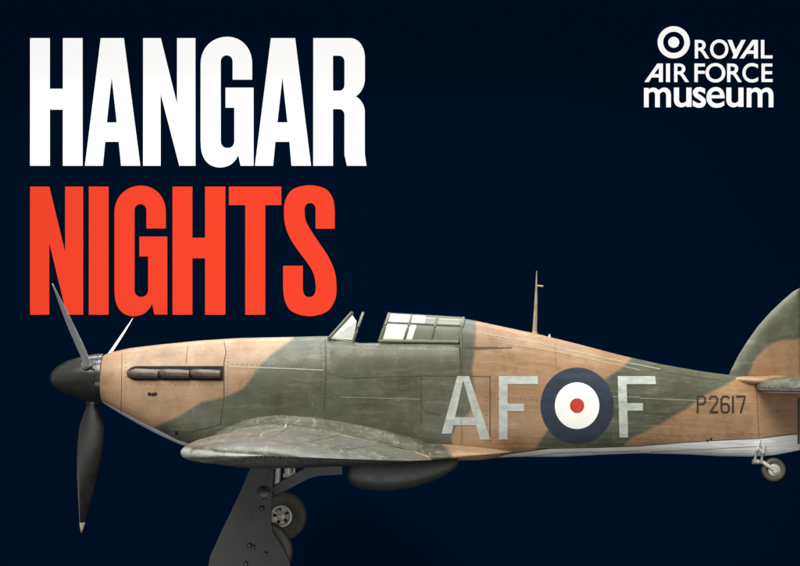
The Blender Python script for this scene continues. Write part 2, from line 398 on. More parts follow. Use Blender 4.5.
def child(o, par):
    o.parent = par; o.matrix_parent_inverse = Matrix.Translation(-absloc(plane)) if par is plane else Matrix.Identity(4); return o
def surf_poly(quads, name, mat, par=fus, off=.0055, label=None):
    """quads in photo px laid on the flank, each subdivided"""
    g = G()
    for j, (a, b, c_, d) in enumerate(quads):
        L = max(math.dist(a, b), math.dist(c_, d)); W_ = max(math.dist(b, c_), math.dist(a, d))
        nu = max(1, int(L/2.2)); nv = max(1, int(W_/2.2)); vv = []
        for i in range(nu+1):
            for k in range(nv+1):
                u, w_ = i/nu, k/nv
                x = (a[0]*(1-u)+b[0]*u)*(1-w_)+(d[0]*(1-u)+c_[0]*u)*w_; y = (a[1]*(1-u)+b[1]*u)*(1-w_)+(d[1]*(1-u)+c_[1]*u)*w_
                vv.append(on(x, y, off+.0005*j))
        g.add(vv, [(i*(nv+1)+k, i*(nv+1)+k+1, (i+1)*(nv+1)+k+1, (i+1)*(nv+1)+k) for i in range(nu) for k in range(nv)])
    o = mesh_obj(name, g.v, g.f, mat, None, True)
    o.parent = par
    if label: o['label'] = label
    return o
def rect(x0, y0, x1, y1): return ((x0, y0), (x1, y0), (x1, y1), (x0, y1))
surf_poly([((457.2, 376), (464, 376), (451.5, 433.5), (441.5, 433.5)), ((462, 376), (469, 376), (490.5, 439.5), (480, 439.5)), ((454.5, 417), (474.5, 417), (476.5, 425), (452.5, 425))],
          'code_letter', M['code'], label='large pale grey letter A')
surf_poly([rect(498.8, 376, 507.5, 439.5), rect(507.3, 376, 537.8, 384), rect(507.3, 403.5, 524, 411)], 'code_letter', M['code'], label='pale grey letter F ahead of the roundel')
surf_poly([((617.6, 376), (626.3, 376), (628, 437.5), (619.5, 437.5)), ((626, 376), (655, 376), (656, 384), (626, 384)), rect(626.8, 403, 642.8, 410.5)], 'code_letter', M['code'], label='pale grey letter F behind the roundel')
# roundel
g = G(); C = (577, 405.6); rr = [0, 2.5, 5, 7.3, 10, 12.5, 15, 17.5, 20, 22.6, 25, 27.5, 30, 32.5, 35, 37.1]; n = 72; vv = []
for r_ in rr:
    for k in range(n): vv.append(on(C[0]+r_*math.cos(2*math.pi*k/n)*.985, C[1]+r_*math.sin(2*math.pi*k/n)*1.03, .006))
for i in range(len(rr)-1):
    m_ = 0 if rr[i+1] <= 7.4 else (1 if rr[i+1] <= 22.7 else 2)
    g.v = vv; g.f += [(i*n+k, i*n+(k+1) % n, (i+1)*n+(k+1) % n, (i+1)*n+k) for k in range(n)]; g.m += [m_]*n
ro = mesh_obj('roundel', g.v, g.f, [M['red'], M['white'], M['blue']], None, True, g.m); ro.parent = fus; ro['label'] = 'blue, white and red roundel'
# serial P2617
sg = G(); sw = 2.0; jj = 0
for st in [[(697.5, 413), (697.5, 396.2), (703, 396.2), (705, 398), (705, 402), (703, 404), (697.5, 404)],
           [(709.5, 399.5), (711, 396.4), (715.5, 396.4), (717.3, 398.5), (717, 402), (709.8, 412.2), (718, 412.2)],
           [(729, 398.5), (727.5, 396.4), (723, 396.4), (721.3, 398.5), (721.3, 410.2), (723, 412.3), (727, 412.3), (728.8, 410.2), (728.8, 406), (727, 403.8), (721.5, 404)],
           [(732.8, 413), (732.8, 395.6)], [(736, 396.4), (745, 396.4), (740.5, 413)]]:
    vv, ff = strip(st, sw, .006); sg.add(vv, ff); 
o = mesh_obj('serial_number', sg.v, sg.f, M['serial'], None, False); o.parent = fus; o['label'] = 'dark serial number P2617'

# spinner, propeller
HUBZ = Z(378.5)
SP = [(49.8, 0), (50.6, 4), (53, 8), (57, 11.8), (63, 15.4), (70, 18.4), (78, 20.8), (86, 22.8), (94, 24.2), (99, 24.8), (99.5, 24.2), (100.5, 24.2), (101, 24.9), (104, 25)]
g = G(); g.lathe([(X(c), r_/S) for c, r_ in SP], (0, 0, HUBZ), 'X', 56)
g.lathe([(X(104.1), .26), (X(104.1), .0)], (0, 0, HUBZ), 'X', 30)
spn = g.build('spinner', M['spin'], plane)
g = G()
for k, (a) in enumerate(np.linspace(0, 2*math.pi, 19)[:-1]):
    g.lathe([(-.004, .004), (-.004, .011), (.004, .011)], (X(97), .287*math.cos(a), HUBZ+.287*math.sin(a)), 'X', 6)
HX = X(93)
def blade(ang, length, rake, p0=38, p1=34, label=None):
    """ang: degrees from straight up towards the camera"""
    rd = Vector((rake, -math.sin(R(ang)), math.cos(R(ang)))).normalized(); ax = Vector((1, 0, 0))
    t = ax.cross(rd).normalized(); hub = Vector((HX, 0, HUBZ))
    st = [(.10, .085, .085, 0), (.22, .085, .08, 0), (.30, .10, .075, .0), (.40, .19, .055, .01), (.55, .30, .042, .02), (.75, .335, .034, .02), (.95, .32, .028, .012), (1.15, .275, .023, .0),
          (1.35, .215, .018, -.008), (1.55, .145, .013, -.02), (1.68, .09, .010, -.03), (1.76, .045, .008, -.035), (1.80, .012, .005, -.038)]
    n = 20; v = []; f = []; fm = []
    for i, (r_, ch, th, off) in enumerate(st):
        rr_ = r_*length/1.80 if r_ > .3 else r_
        be = R(p0+p1*(1-min(1, max(0, (r_-.3)/1.5)))**1.0)
        cd = (t*math.cos(be)+ax*math.sin(be)); nd = rd.cross(cd).normalized()
        for k in range(n):
            a = 2*math.pi*k/n; v.append(hub+rd*rr_+cd*(math.cos(a)*ch/2+off)+nd*math.sin(a)*th/2)
    for i in range(len(st)-1):
        for k in range(n):
            f.append((i*n+k, i*n+(k+1) % n, (i+1)*n+(k+1) % n, (i+1)*n+k)); fm.append(2 if i >= 10 else (1 if (k >= n/2) == True else 0))
    f.append(tuple(range(n))); fm.append(0); f.append(tuple((len(st)-1)*n+k for k in range(n))); fm.append(2)
    o = mesh_obj('propeller_blade', v, f, [M['blade'], M['blade'], M['tip']], plane, True, fm)
    if label: o['label'] = label
    g = G(); cd = t
    g.tube([hub+rd*.2, hub+rd*.305], [.085, .075], 20); c = g.build('blade_collar', M['spin'], None); c.parent = o
    return o
blade(180, 1.88, -.06)
b2 = blade(55, 1.83, -.085, 39, 0); b3 = blade(-58, 1.55, .20, 38, 0)
for b_ in (b2, b3):
    b_.data.materials[2] = M['bladeback']; b_.data.materials[0] = M['bladeback']; b_.data.materials[1] = M['bladeback']

# exhausts, over a painted dark slot on each side of the cowling
for sgn in (1, -1):
    g = G()
    def ex(c, row, out): 
        p = on(c, row, 0); return Vector((p.x, sgn*(p.y-out), p.z))
    # flat black plate on the skin, painting the shade inside the slot
    pts = [(127, 372), (129, 368), (134, 366.3), (223.5, 367), (223.5, 380), (150, 381.5), (134, 380), (129, 377)]
    cs = np.linspace(127, 223.5, 24); v = []; f = []
    for c in cs:
        e = min(1, (c-126)/8); top_ = 373-7*e**.5; bo = 374+6.5*e**.5
        v += [ex(c, top_, .004), ex(c, bo, .004)]
    f = [(2*i, 2*i+1, 2*i+3, 2*i+2) for i in range(len(cs)-1)]
    g.add(v, f, 1)
    rc = g.build('exhaust_slot_shade', [M['exh'], M['black']], plane)
    for i, (c0, c1) in enumerate([(129, 158), (160, 189), (191, 220)]):
        g = G()
        pts = [ex(c0-.5, 373.6, .0), ex(c0+3, 373.6, .03), ex(c0+9, 373.6, .05), ex(c0+20, 373.8, .05), ex(c1+.5, 374.2, .045)]
        g.tube(pts, [.038, .050, .053, .052, .048], 16, 0, up=(0, 0, 1), flat=.8)
        q = pts[-1]; g.tube([q+Vector((-.004, 0, 0)), q+Vector((.004, 0, 0))], .038, 14, 1, flat=.8)
        g.tube([ex(c0+8.5, 373.6, .05), ex(c0+9.5, 373.6, .05)], .056, 16, 0, flat=.8)
        o = g.build('exhaust_pipe', [M['exh'], M['black']], plane)
        if sgn == -1: pass
    if sgn == 1:
        pass

# ---- wing
def airfoil(n=34, t=.18):
    """closed loop of (x, z) for unit chord: upper from TE to LE, then lower back"""
    xs = [.5*(1+math.cos(math.pi*i/n)) for i in range(n+1)]
    def th(x): return 5*t*(.2969*math.sqrt(x)-.126*x-.3516*x*x+.2843*x**3-.1036*x**4)
    def cm(x): return (.03/.16*(.8*x-x*x)) if x < .4 else (.03/.36*(.2+.8*x-x*x))
    up = [(x, cm(x)+th(x)) for x in xs]; lo = [(x, cm(x)-th(x)) for x in reversed(xs)][1:-1]
    return up+lo
WX0 = X(210); WZ0 = Z(446.5)
def wing_geo(s):
    """leading edge x, chord, z, thickness at distance s from the centre line"""
    le = WX0+.045*s; te = WX0+2.62-(max(0, s-1.5))*.115
    if s > 4.6:
        q = min(1, (s-4.6)/1.5); e = math.sqrt(max(0, 1-q*q)); mid = le+.42*(te-le); le = mid-(mid-le)*max(e, .02); te = mid+(te-mid)*max(e, .02)
    z = WZ0+max(0, s-1.5)*math.tan(R(3.5)); th = .185-.06*min(1, max(0, s-1)/4.6)
    return le, te-le, z, th
ss = list(np.linspace(.2, 1.5, 10))+list(np.linspace(1.6, 4.6, 26))+[4.6+1.5*math.sin(t) for t in np.linspace(.08, math.pi/2, 22)]
for sgn in (-1, 1):
    v = []; camo_ = []; sky_ = []
    for s in ss:
        le, ch, z, th = wing_geo(s); af = airfoil(34, th); nn = len(af); inc = R(-2)
        for (x, zz) in af:
            xx = le+x*ch; zc = z+zz*ch-(x-.3)*ch*math.tan(R(2.0))
            v.append((xx, sgn*s, zc))
            camo_.append(.3 if not (s < 1.3) else (2.0-(xx-WX0))); 
    # brown patch at the inner rear corner and a band across the outer panel
    A = np.array(v); camo_ = -sd_poly(A[:, 0]-WX0, np.abs(A[:, 1]), [(2.5, -1), (2.4, .7), (2.5, 1.15), (2.8, 1.6), (3.5, 1), (3, -1)] if sgn < 0 else [(-.3, 2.6), (1, 2.2), (2.6, 1.6), (2.6, 2.7), (.9, 3.7), (-.3, 3.9)])
    wear_ = [max(0, 1-af[i % nn][0]/.035)*.8 if i % nn <= 44 else 0 for i in range(len(v))]
    for s in ss:
        for i in range(nn): sky_.append(.05 if i > 41 else -.05)
    f = []; fm = []
    for i in range(len(ss)-1):
        for k in range(nn): f.append((i*nn+k, i*nn+(k+1) % nn, (i+1)*nn+(k+1) % nn, (i+1)*nn+k)); fm.append(0)
    f.append(tuple(range(nn))); fm.append(0); f.append(tuple((len(ss)-1)*nn+k for k in range(nn))); fm.append(0)
    # seams on the upper skin
    def wp(s, x, off=.003):
        le, ch, z, th = wing_geo(s)
        tt = 5*th*(.2969*math.sqrt(x)-.126*x-.3516*x*x+.2843*x**3-.1036*x**4); c_ = (.03/.16*(.8*x-x*x)) if x < .4 else (.03/.36*(.2+.8*x-x*x))
        return Vector((le+x*ch, sgn*s, z+(c_+tt)*ch-(x-.3)*ch*math.tan(R(2))+off))
    def wstrip(a, b, wd, mi, along):
        n0 = len(v); N = 40
        for i in range(N+1):
            u = i/N; s = a[0]+(b[0]-a[0])*u; x = a[1]+(b[1]-a[1])*u
            for d in (-wd/2, wd/2):
                v.append(tuple(wp(s+(0 if along else d), x+(d/2.2 if along else 0)))); 
        for i in range(N): f.append((n0+2*i, n0+2*i+1, n0+2*i+3, n0+2*i+2)); fm.append(mi)
    for s in (.95, 1.5, 2.3, 3.1, 3.9, 4.6): wstrip((s, .06), (s, .94), .012 if s != 1.5 else .025, 1 if s != 1.5 else 2, False)
    for x in (.12, .36, .60, .78): wstrip((.7, x), (5.3, x), .010, 1 if x != .36 else 2, True)
    for q in ((2.4, .14, 2.9, .3), (3.2, .4, 3.8, .56)):   # gun bay and ammunition panels
        wstrip((q[0], q[1]), (q[2], q[1]), .012, 1, True); wstrip((q[0], q[3]), (q[2], q[3]), .012, 1, True); wstrip((q[0], q[1]), (q[0], q[3]), .012, 1, False); wstrip((q[2], q[1]), (q[2], q[3]), .012, 1, False)
    if sgn < 0: wstrip((1.05, .88), (1.6, .80), .05, 3, True)
    ex_ = len(v)-len(camo_)
    wg = mesh_obj('wing', v, f, [M['wingblack'] if sgn < 0 else M['wing'], M['seam'], M['seamlight'], M['black']], plane, True, fm, {'camo': list(camo_)+[0]*ex_, 'sky': sky_+[0]*ex_, 'wear': wear_+[0]*ex_})
    wg['label'] = 'near wing reaching toward the viewer' if sgn < 0 else 'far wing behind the fuselage'
    # aileron
    # ---- root fillet: concave skirt from flank to wing, drawn out aft
    fx = np.linspace(-.10, 3.66, 96); v = []; N = 16
    def wing_top(x):   # upper skin height at root fillet line
        u = (x-WX0)/2.62
        if u < 0: u = 0
        if u <= 1: return wp(.75, min(max(u, 0.0005), 1), 0).z
        return wp(.75, 1, 0).z+(u-1)*.05
    f = []; cam_ = []
    for q in fx:
        x = WX0+q; c = 400+x*S; e = min(1, max(0, (q+.10)/1.1)); e = e*e*(3-2*e); dn = min(1, max(0, (3.66-q)/1.15)); wz = wing_top(x)
        hgt = .02+.10*e+.05*max(0, q-1)/2; hgt *= dn**.8; rowtop = R0+(H0-(wz+hgt))*S
        rowtop = min(rowtop, float(fbot(c))-2); yt = surf_y(c, rowtop)+.01
        wid = (.05+.27*e+.12*min(1, max(0, q-1)))*dn**.9+.02
        if q > 2.5: wz = wing_top(x)
        for k in range(N+1):
            a = k/N*math.pi/2
            y = yt-wid*(1-math.cos(a)); z = wz-.004+hgt*(1-math.sin(a)); v.append((x, sgn*-y, z)) if sgn > 0 else v.append((x, y, z))
        v.append(((x, sgn*-(yt-wid), wz-.004-.05*dn) if sgn > 0 else (x, yt-wid, wz-.004-.05*dn)))
        v.append(((x, sgn*.1, wz-.004-.10*dn)))
    L = N+3
    for i in range(len(fx)-1):
        for k in range(L-1): f.append((i*L+k, i*L+k+1, (i+1)*L+k+1, (i+1)*L+k))
    A = np.array(v); cam_ = -sd_poly(A[:, 0]-WX0, A[:, 2], [(3.05, 0), (2.9, Z(450)), (2.6, Z(425)), (2.5, 9), (5, 9), (5, 0)])
    fl = mesh_obj('wing_root_fillet', v, f, M['wing'], plane, True, None, {'wear': [0]*len(v), 'camo': cam_, 'sky': [-.05]*len(v)})

# ---- radiator
g = G(); st = [(347, 472, 476, .30), (348.5, 466, 480, .34), (352, 458, 484.5, .36), (362, 456, 488, .37), (378, 456, 490, .37), (395, 456, 489.6, .37), (415, 456, 486, .36), (435, 456, 479.5, .34), (450, 456, 472, .31), (458, 456, 466, .28)]
n = 36; v = []
for c, t, b, h in st:
    for k in range(n):
        a = 2*math.pi*k/n; ca, sa = math.cos(a), math.sin(a)
        q = P(c, 0, -.3).x; m_ = (t+b)/2; v.append((q, h*math.copysign(abs(ca)**.45, ca), Z(m_-(b-t)/2*math.copysign(abs(sa)**.7, sa))))
f = [(i*n+k, i*n+(k+1) % n, (i+1)*n+(k+1) % n, (i+1)*n+k) for i in range(len(st)-1) for k in range(n)]+[tuple(range(n)), tuple((len(st)-1)*n+k for k in range(n))]
mesh_obj('radiator', v, f, M['rad'], plane, True)

# ---- tail surfaces
def plate_mesh(outline_px, th, name, mat, label=None, camo_polys=(), y=0):
    """thin symmetric tail surface standing in the centre plane, thick in the middle"""
    pts = [Vector((X(c), 0, Z(r_))) for c, r_ in outline_px]
    cen = sum(pts, Vector())/len(pts); v = []; f = []; N = len(pts); rings = [1, .985, .95, .88, .75, .5, .2]
    for side in (1, -1):
        for q in rings:
            hgt = th/2*math.sqrt(max(0, 1-q**4))
            for p in pts: w_ = cen+(p-cen)*q; v.append((w_.x, side*hgt, w_.z))
        v.append((cen.x, side*th/2, cen.z))
    H = len(rings)*N+1
    for sd in (0, 1):
        o_ = sd*H
        for i in range(len(rings)-1):
            for k in range(N): f.append((o_+i*N+k, o_+i*N+(k+1) % N, o_+(i+1)*N+(k+1) % N, o_+(i+1)*N+k))
        for k in range(N): f.append((o_+(len(rings)-1)*N+k, o_+(len(rings)-1)*N+(k+1) % N, o_+H-1))
    A = np.array(v); c = 400+A[:, 0]*S; r_ = R0+(H0-A[:, 2])*S
    cm = -np.maximum.reduce([sd_poly(c, r_, pl) for pl in camo_polys]+[np.full(len(v), -30.)])/S
    o = mesh_obj(name, v, f, mat, plane, True, None, {'camo': cm, 'sky': [-.05]*len(v), 'stringer': [0]*len(v), 'aft': [0]*len(v)})
    bm = bmesh.new(); bm.from_mesh(o.data); bmesh.ops.remove_doubles(bm, verts=bm.verts, dist=.0005); bm.to_mesh(o.data); bm.free()
    if label: o['label'] = label
    return o
def dens(pts, st=4):
    out = []
    for a, b in zip(pts, pts[1:]+pts[:1]):
        n = max(1, int(math.dist(a, b)/st)); out += [(a[0]+(b[0]-a[0])*i/n, a[1]+(b[1]-a[1])*i/n) for i in range(n)]
    return out
TANFIN = [(748, 372), (752, 362), (759, 352), (768, 345), (777, 340.5), (800, 339), (845, 338), (845, 385), (748, 385)]
plate_mesh(dens([(728.5, 375), (733, 366), (738, 356), (747, 341.5), (758, 326), (770, 312.5), (782, 301), (793, 291.5), (800.2, 287.6), (800.2, 385), (740, 385)]), .12, 'tail_fin', M['fuse'], camo_polys=[TANFIN])
plate_mesh(dens([(801, 287.6), (806, 285.5), (815, 286), (824, 292), (831, 304), (835, 325), (837, 360), (836, 400), (832, 430), (822, 446), (801, 450)]), .10, 'rudder', M['fuse'], camo_polys=[TANFIN, [(800, 384), (845, 384), (845, 460), (800, 460)]])
for sgn in (-1, 1):
    v = []; cam_ = []
    ts = [0.05, .3, .6, .9, 1.15, 1.35, 1.5, 1.6, 1.65, 1.68]; nn = 0
    for s in ts:
        q = max(0, (s-1.0)/.68); e = math.sqrt(max(.0004, 1-q*q)); le = X(751)+.14*s; te = X(838)-.05*s; mid = le+.5*(te-le); le = mid-(mid-le)*e; te = mid+(te-mid)*e
        for x, zz in airfoil(16, .19):
            v.append((le+x*(te-le), sgn*s, Z(386)+(zz-.012)*(te-le)))
        nn = len(airfoil(16, .13))
    f = [(i*nn+k, i*nn+(k+1) % nn, (i+1)*nn+(k+1) % nn, (i+1)*nn+k) for i in range(len(ts)-1) for k in range(nn)]+[tuple(range(nn)), tuple((len(ts)-1)*nn+k for k in range(nn))]
    sk = [(.05 if (i % nn) > 18 else -.05) for i in range(len(v))]
    mesh_obj('tailplane', v, f, M['wing'], plane, True, None, {'wear': [.75 if (i % nn) == 17 else 0 for i in range(len(v))], 'camo': [.1]*len(v), 'sky': sk})
# fillet that blends fin, tailplane and fuselage
g = G(); n = 20; st = [(722, 378, .01, .02), (734, 379.5, .07, .035), (745, 380, .14, .055), (756, 381, .17, .06), (775, 380, .17, .06), (799, 381, .10, .05)]
v = []
for c, r_, h, hz in st:
    for k in range(n):
        a = 2*math.pi*k/n; v.append((X(c), h*math.cos(a), Z(r_)+hz*math.sin(a)))
f = [(i*n+k, i*n+(k+1) % n, (i+1)*n+(k+1) % n, (i+1)*n+k) for i in range(len(st)-1) for k in range(n)]+[tuple(range(n)), tuple((len(st)-1)*n+k for k in range(n))]
mesh_obj('tail_fillet', v, f, M['fuse'], plane, True, None, {'camo': [-.2]*len(v), 'sky': [-.05]*len(v), 'stringer': [0]*len(v), 'aft': [0]*len(v)})

# ---- cockpit tub, seat headrest
g = G()
x0, x1 = X(356), X(453.5); zt, zb = Z(346), Z(395)
v = [(x0, -.33, zt), (x1, -.33, zt), (x1, .33, zt), (x0, .33, zt), (x0, -.33, zb), (x1, -.33, zb), (x1, .33, zb), (x0, .33, zb)]
g.add(v, [(0, 1, 5, 4), (2, 3, 7, 6), (4, 5, 6, 7), (0, 4, 7, 3), (1, 2, 6, 5)])
cp = g.build('cockpit', M['cockpit'], plane, False)
g = G(); g.box((X(442), 0, Z(352)), (.07, .42, .5)); s_ = g.build('seat', M['leather'], None, False); s_.parent = cp

# ---- windscreen
def bar(g, a, b, w_, ya=None, m=0): g.tube([a, b], w_, 8, m)
ws = G(); hw = .2
for s_ in (-1, 1):
    ws.tube([Vector((X(329.5), s_*.24, Z(338))), Vector((X(351.5), s_*.16, Z(313.5)))], [.017, .019], 10)
    ws.tube([Vector((X(331), s_*.25, Z(339))), Vector((X(353), s_*.295, Z(343)))], .013, 10)
hoop = []
for k in range(17):
    a = math.pi*k/16; y = .295*math.cos(a); z_ = math.sin(a)**.7
    hoop.append(Vector((X(353)+(X(363)-X(353))*z_, y, Z(342)+(Z(313.2)-Z(342))*z_)))
ws.tube(hoop, .018, 10)
ws.tube([Vector((X(351.5), -.16, Z(313.5))), Vector((X(351.5), .16, Z(313.5)))], .024, 10); ws.tube([Vector((X(329.5), -.24, Z(338.5))), Vector((X(329.5), .24, Z(338.5)))], .022, 10)
wsf = ws.build('windscreen', M['frame'], plane)
g = G(); g.add([(X(330), -.23, Z(338)), (X(330), .23, Z(338)), (X(351), .155, Z(314)), (X(351), -.155, Z(314))], [(0, 1, 2, 3)])
for s_ in (-1, 1): g.add([(X(331), s_*.24, Z(338.5)), (X(352), s_*.16, Z(315)), (X(356.5), s_*.25, Z(322)), (X(353.5), s_*.285, Z(340.5))], [(0, 1, 2, 3)])
o = g.build('windscreen_glass', M['screen'], None, False); o.parent = wsf
g = G(); g.lathe([(-.01, 0), (-.01, .045), (.01, .045), (.01, 0)], (X(346), 0, Z(321)), 'X', 16); g.tube([(X(346), 0, Z(321)), (X(348), 0, Z(338))], .022, 10)
g.tube([Vector((X(350), 0, Z(318))), Vector((X(350.5), 0, Z(338)))], .018, 8)
o = g.build('gunsight', M['bolt'], None, False); o.parent = wsf

# ---- sliding hood, pushed back
def hood(u, a):
    """u 0..1 along, a angle 0 (near sill) .. pi (far sill)"""
    zc = math.sin(a)**.62; y = -.305*math.copysign(abs(math.cos(a))**.8, math.cos(a))*(1-.04*u)
    fr0 = (378.7+(389-378.7)*zc); re = (456+(463-456)*zc); c = fr0+(re-fr0)*u
    row = 344+(0.8*u)-(30.3-3.6*u)*zc
    return Vector((X(c), y, Z(row)))
U = [0, .30, .64, 1.0]; AN = [0.02, .33*1, 1.02, math.pi/2, math.pi-1.02, math.pi-.33, math.pi-.02]
# mid rail angle giving row 323: zc=.69 -> a~0.58
AM = .585
ribs = [0.02]+[.1+.0*i for i in []]
hg = G()
for u in U:
    hg.tube([hood(u, a) for a in np.linspace(.02, math.pi-.02, 36)], .019 if u in (0, 1.0) else .016, 8)
for a in (.02, AM, math.pi-AM, math.pi-.02):
    hg.tube([hood(u, a) for u in np.linspace(0, 1, 14)], .024 if a in (.02, math.pi-.02) else .015, 8)
hg.tube([hood(u, math.pi/2) for u in np.linspace(0, 1, 14)], .012, 8)
hf = hg.build('canopy', M['frame'], plane)
def pane(u0, u1, a0, a1, mat):
    v = []; nu, na = 8, 12
    for i in range(nu+1):
        for k in range(na+1):
            v.append(hood(u0+(u1-u0)*i/nu, a0+(a1-a0)*k/na))
    f = [(i*(na+1)+k, i*(na+1)+k+1, (i+1)*(na+1)+k+1, (i+1)*(na+1)+k) for i in range(nu) for k in range(na)]
    o = mesh_obj('canopy_pane', v, f, mat, None, True); o.parent = hf; return o
for (u0, u1) in ((0, .30), (.30, .64), (.64, 1)):
    for (a0, a1) in ((.04, AM), (AM, math.pi/2), (math.pi/2, math.pi-AM), (math.pi-AM, math.pi-.04)):
        near = a0 < 1
        if u0 == .30 and a1 <= math.pi/2+.01:
            um = .40 if a0 < .1 else .49
            pane(u0, um, a0, a1, M['pane']); pane(um, u1, a0, a1, M['panedull'])
        else: pane(u0, u1, a0, a1, M['pane'] if u0 == 0 else M['panedull'])
# armoured fairing behind the pilot, filling the hood's rear
v = []; N = 24
for u in (.66, .85, .99):
    for k in range(N+1):
        a = math.pi*(.01+.98*k/N); p = hood(min(u, 1.0), a); c = Vector((p.x, 0, Z(343))); p = c+(p-c)*(.94 if u < 1 else .97); p.x += max(0, u-1)*1.4; v.append(p)
f = [(i*(N+1)+k, i*(N+1)+k+1, (i+1)*(N+1)+k+1, (i+1)*(N+1)+k) for i in range(2) for k in range(N)]+[tuple(range(N+1))]
mesh_obj('head_fairing', v, f, simple('green_fairing_paint', GREEN, .45), plane, True)

# ---- aerial mast
g = G(); g.tube([P(534.5, 334), P(535.3, 318), P(536, 300), P(536.4, 285), P(536.7, 271)], [.028, .024, .018, .011, .006], 14, flat=.45, up=(1, 0, 0)); g.tube([P(536, 285.7), P(543, 286.3)], [.009, .012], 8)
g.tube([P(534.8, 335.5), P(535, 331)], [.042, .03], 12)
g.build('aerial_mast', simple('mast_paint', srgb(150, 132, 104), .5), plane)
g = G(); g.tube([P(549.5, 338), P(549.5, 334)], [.02, .008], 8); g.build('spine_lug', M['metal'], plane)

# ---- tail wheel
tw = G(); wc = P(773.4, 469.6)
tr = .146
g = G(); prof = []
def tyreprof(r, w_): return [(-w_*.30, r*.40), (-w_*.38, r*.5), (-w_*.46, r*.66), (-w_*.5, r*.80), (-w_*.40, r*.93), (-w_*.2, r*.99), (0, r), (w_*.2, r*.99), (w_*.40, r*.93), (w_*.5, r*.80), (w_*.46, r*.66), (w_*.30, r*.55)]
g.lathe(tyreprof(tr, .10), wc, 'Y', 40); tl = G()
g.tube([P(760, 440, -.15), P(757, 450, -.13), P(754.5, 461, -.06)], [.016, .018, .024], 12, 1); g.tube([P(764, 445, -.15), P(763.5, 452, -.13), P(761, 461, -.06)], [.022, .024, .024], 12, 1); g.tube([P(758, 447, -.14), P(763, 453, -.13)], [.016, .016], 8, 1)
g.tube([P(755, 461), P(763, 462, -.04), P(768, 465.5, -.065), P(773.4, 469.6, -.07)], [.03, .026, .026, .022], 12, 1)
g.tube([P(755, 461), P(763, 462, .04), P(768, 465.5, .065), P(773.4, 469.6, .07)], [.03, .026, .026, .022], 12, 1)
g.tube([P(752.5, 461.5), P(758, 461.5)], [.03, .03], 10, 1)
g.lathe([(-.05, 0), (-.05, .055), (-.03, .085), (.03, .085), (.05, .055), (.05, 0)], wc, 'Y', 28, 1); g.lathe([(-.085, 0), (-.085, .03), (.085, .03), (.085, 0)], wc, 'Y', 20, 1)
twh = G(); 
o = g.build('tail_wheel', [M['tyre'], M['metal']], plane)

# ---- main gear (partly hidden by the stand)
def wheel(c, r, w_, lab):
    g = G(); g.lathe(tyreprof(r, w_), c, 'Y', 56); o = g.build('wheel', M['tyre'], plane); o['label'] = lab
    h = G(); h.lathe([(-w_*.36, r*.44), (-w_*.44, r*.42), (-w_*.45, r*.36), (-w_*.30, r*.31), (-w_*.28, r*.2), (-w_*.40, r*.13), (-w_*.42, 0)], c, 'Y', 40)
    h.lathe([(w_*.30, r*.56), (w_*.2, r*.40), (w_*.22, 0)], c, 'Y', 40)
    for k in range(5):
        a = 2*math.pi*k/5+.5; h.lathe([(-w_*.36, 0.0), (-w_*.36, r*.065), (-w_*.2, r*.065)], c+Vector((math.cos(a)*r*.25, 0, math.sin(a)*r*.25)), 'Y', 10, 1)
    hb = h.build('hub', [M['metal'], M['black']], None); hb.parent = o
    return o
wheel(P(281.5, 515.5, .9), .325, .2, 'far main wheel with pale spoked hub'); wheel(P(262, 551, -.75), .36, .2, 'near main wheel mostly hidden by the stand')
# pale oleo struts
for sgn, yy in ((-1, -.75), (1, .9)):
    g = G(); top_ = P(279, 462, yy); 
    if sgn > 0:
        g.tube([P(279.2, 455, yy), P(277, 486, yy), P(279, 512, yy)], [.038, .036, .032], 14); g.tube([P(279, 512, yy-.12), P(281, 515, yy-.02)], .03, 10)
        g.tube([P(288, 452, yy), P(288, 474, yy)], .05, 12); g.tube([P(283, 475.5, yy), P(295, 474, yy)], .03, 10); g.tube([P(294, 452, yy), P(294, 474, yy)], .018, 10)
    else:
        g.tube([P(262, 455, yy), P(262, 500, yy), P(262, 551, yy)], [.045, .04, .034], 14)
    g.build('gear_leg', M['metal'], plane)
# dark retraction fairing
g = G(); pl = [(271, 487), (281, 481.5), (303, 469.5), (312, 461), (343, 461), (343, 475.2), (318, 475.4), (309, 478), (299, 483.5), (286, 490), (274, 496.5)]
g.prism([(P(c, r_, -.42).x, P(c, r_, -.42).z) for c, r_ in pl], -.42, -.30, 0, .012); g.build('gear_fairing', M['gearpaint'], plane, True, 30)
g = G(); g.prism([(P(c, r_, -.5).x, P(c, r_, -.5).z) for c, r_ in [(236, 463), (252, 463), (251, 468.5), (237, 468)]], -.5, -.3, 0, .01); g.build('wheel_bay_lip', M['gearpaint'], plane)

# ------------------------------------------------------------------ stand
stand = thing('display_stand', 'leaning dark grey steel stand carrying the aircraft under its nose', 'stand', (P(240, 566, -.95).x, -.95, 0))
ys = -1.02
pl = [(254, 458), (276, 458), (272.5, 485), (271.5, 505), (271, 523), (272, 531), (278, 540), (284.5, 550), (289, 560), (291, 570), (296, 600), (300, 640), (300, 700), (188, 700), (194, 640), (203, 588), (208.5, 565), (210, 556), (222, 530), (238, 497)]
pl = [(P(c, r_, ys).x, max(0.02, P(c, r_, ys).z)) for c, r_ in pl]
g = G(); g.prism(pl, ys, ys+.10, 0, .008); sb = g.build('side_plate', M['stand'], stand, True, 30)
sb.matrix_parent_inverse = Matrix.Translation(-stand.location)
g = G(); cx = P(243, 700, ys).x; g.box((P(245, 566, ys).x, ys+.35, .06), (1.9, 1.6, .12)); g.box((P(246, 566, ys).x, ys+.05, .7), (1.35, .16, 1.2))
q = g.build('base_plate', M['stand'], stand, False)
g = G(); rib = [(254, 466), (262, 466), (242, 500), (248, 530), (262, 566), (270, 600), (262, 600), (252, 566), (237, 530), (233, 512)]
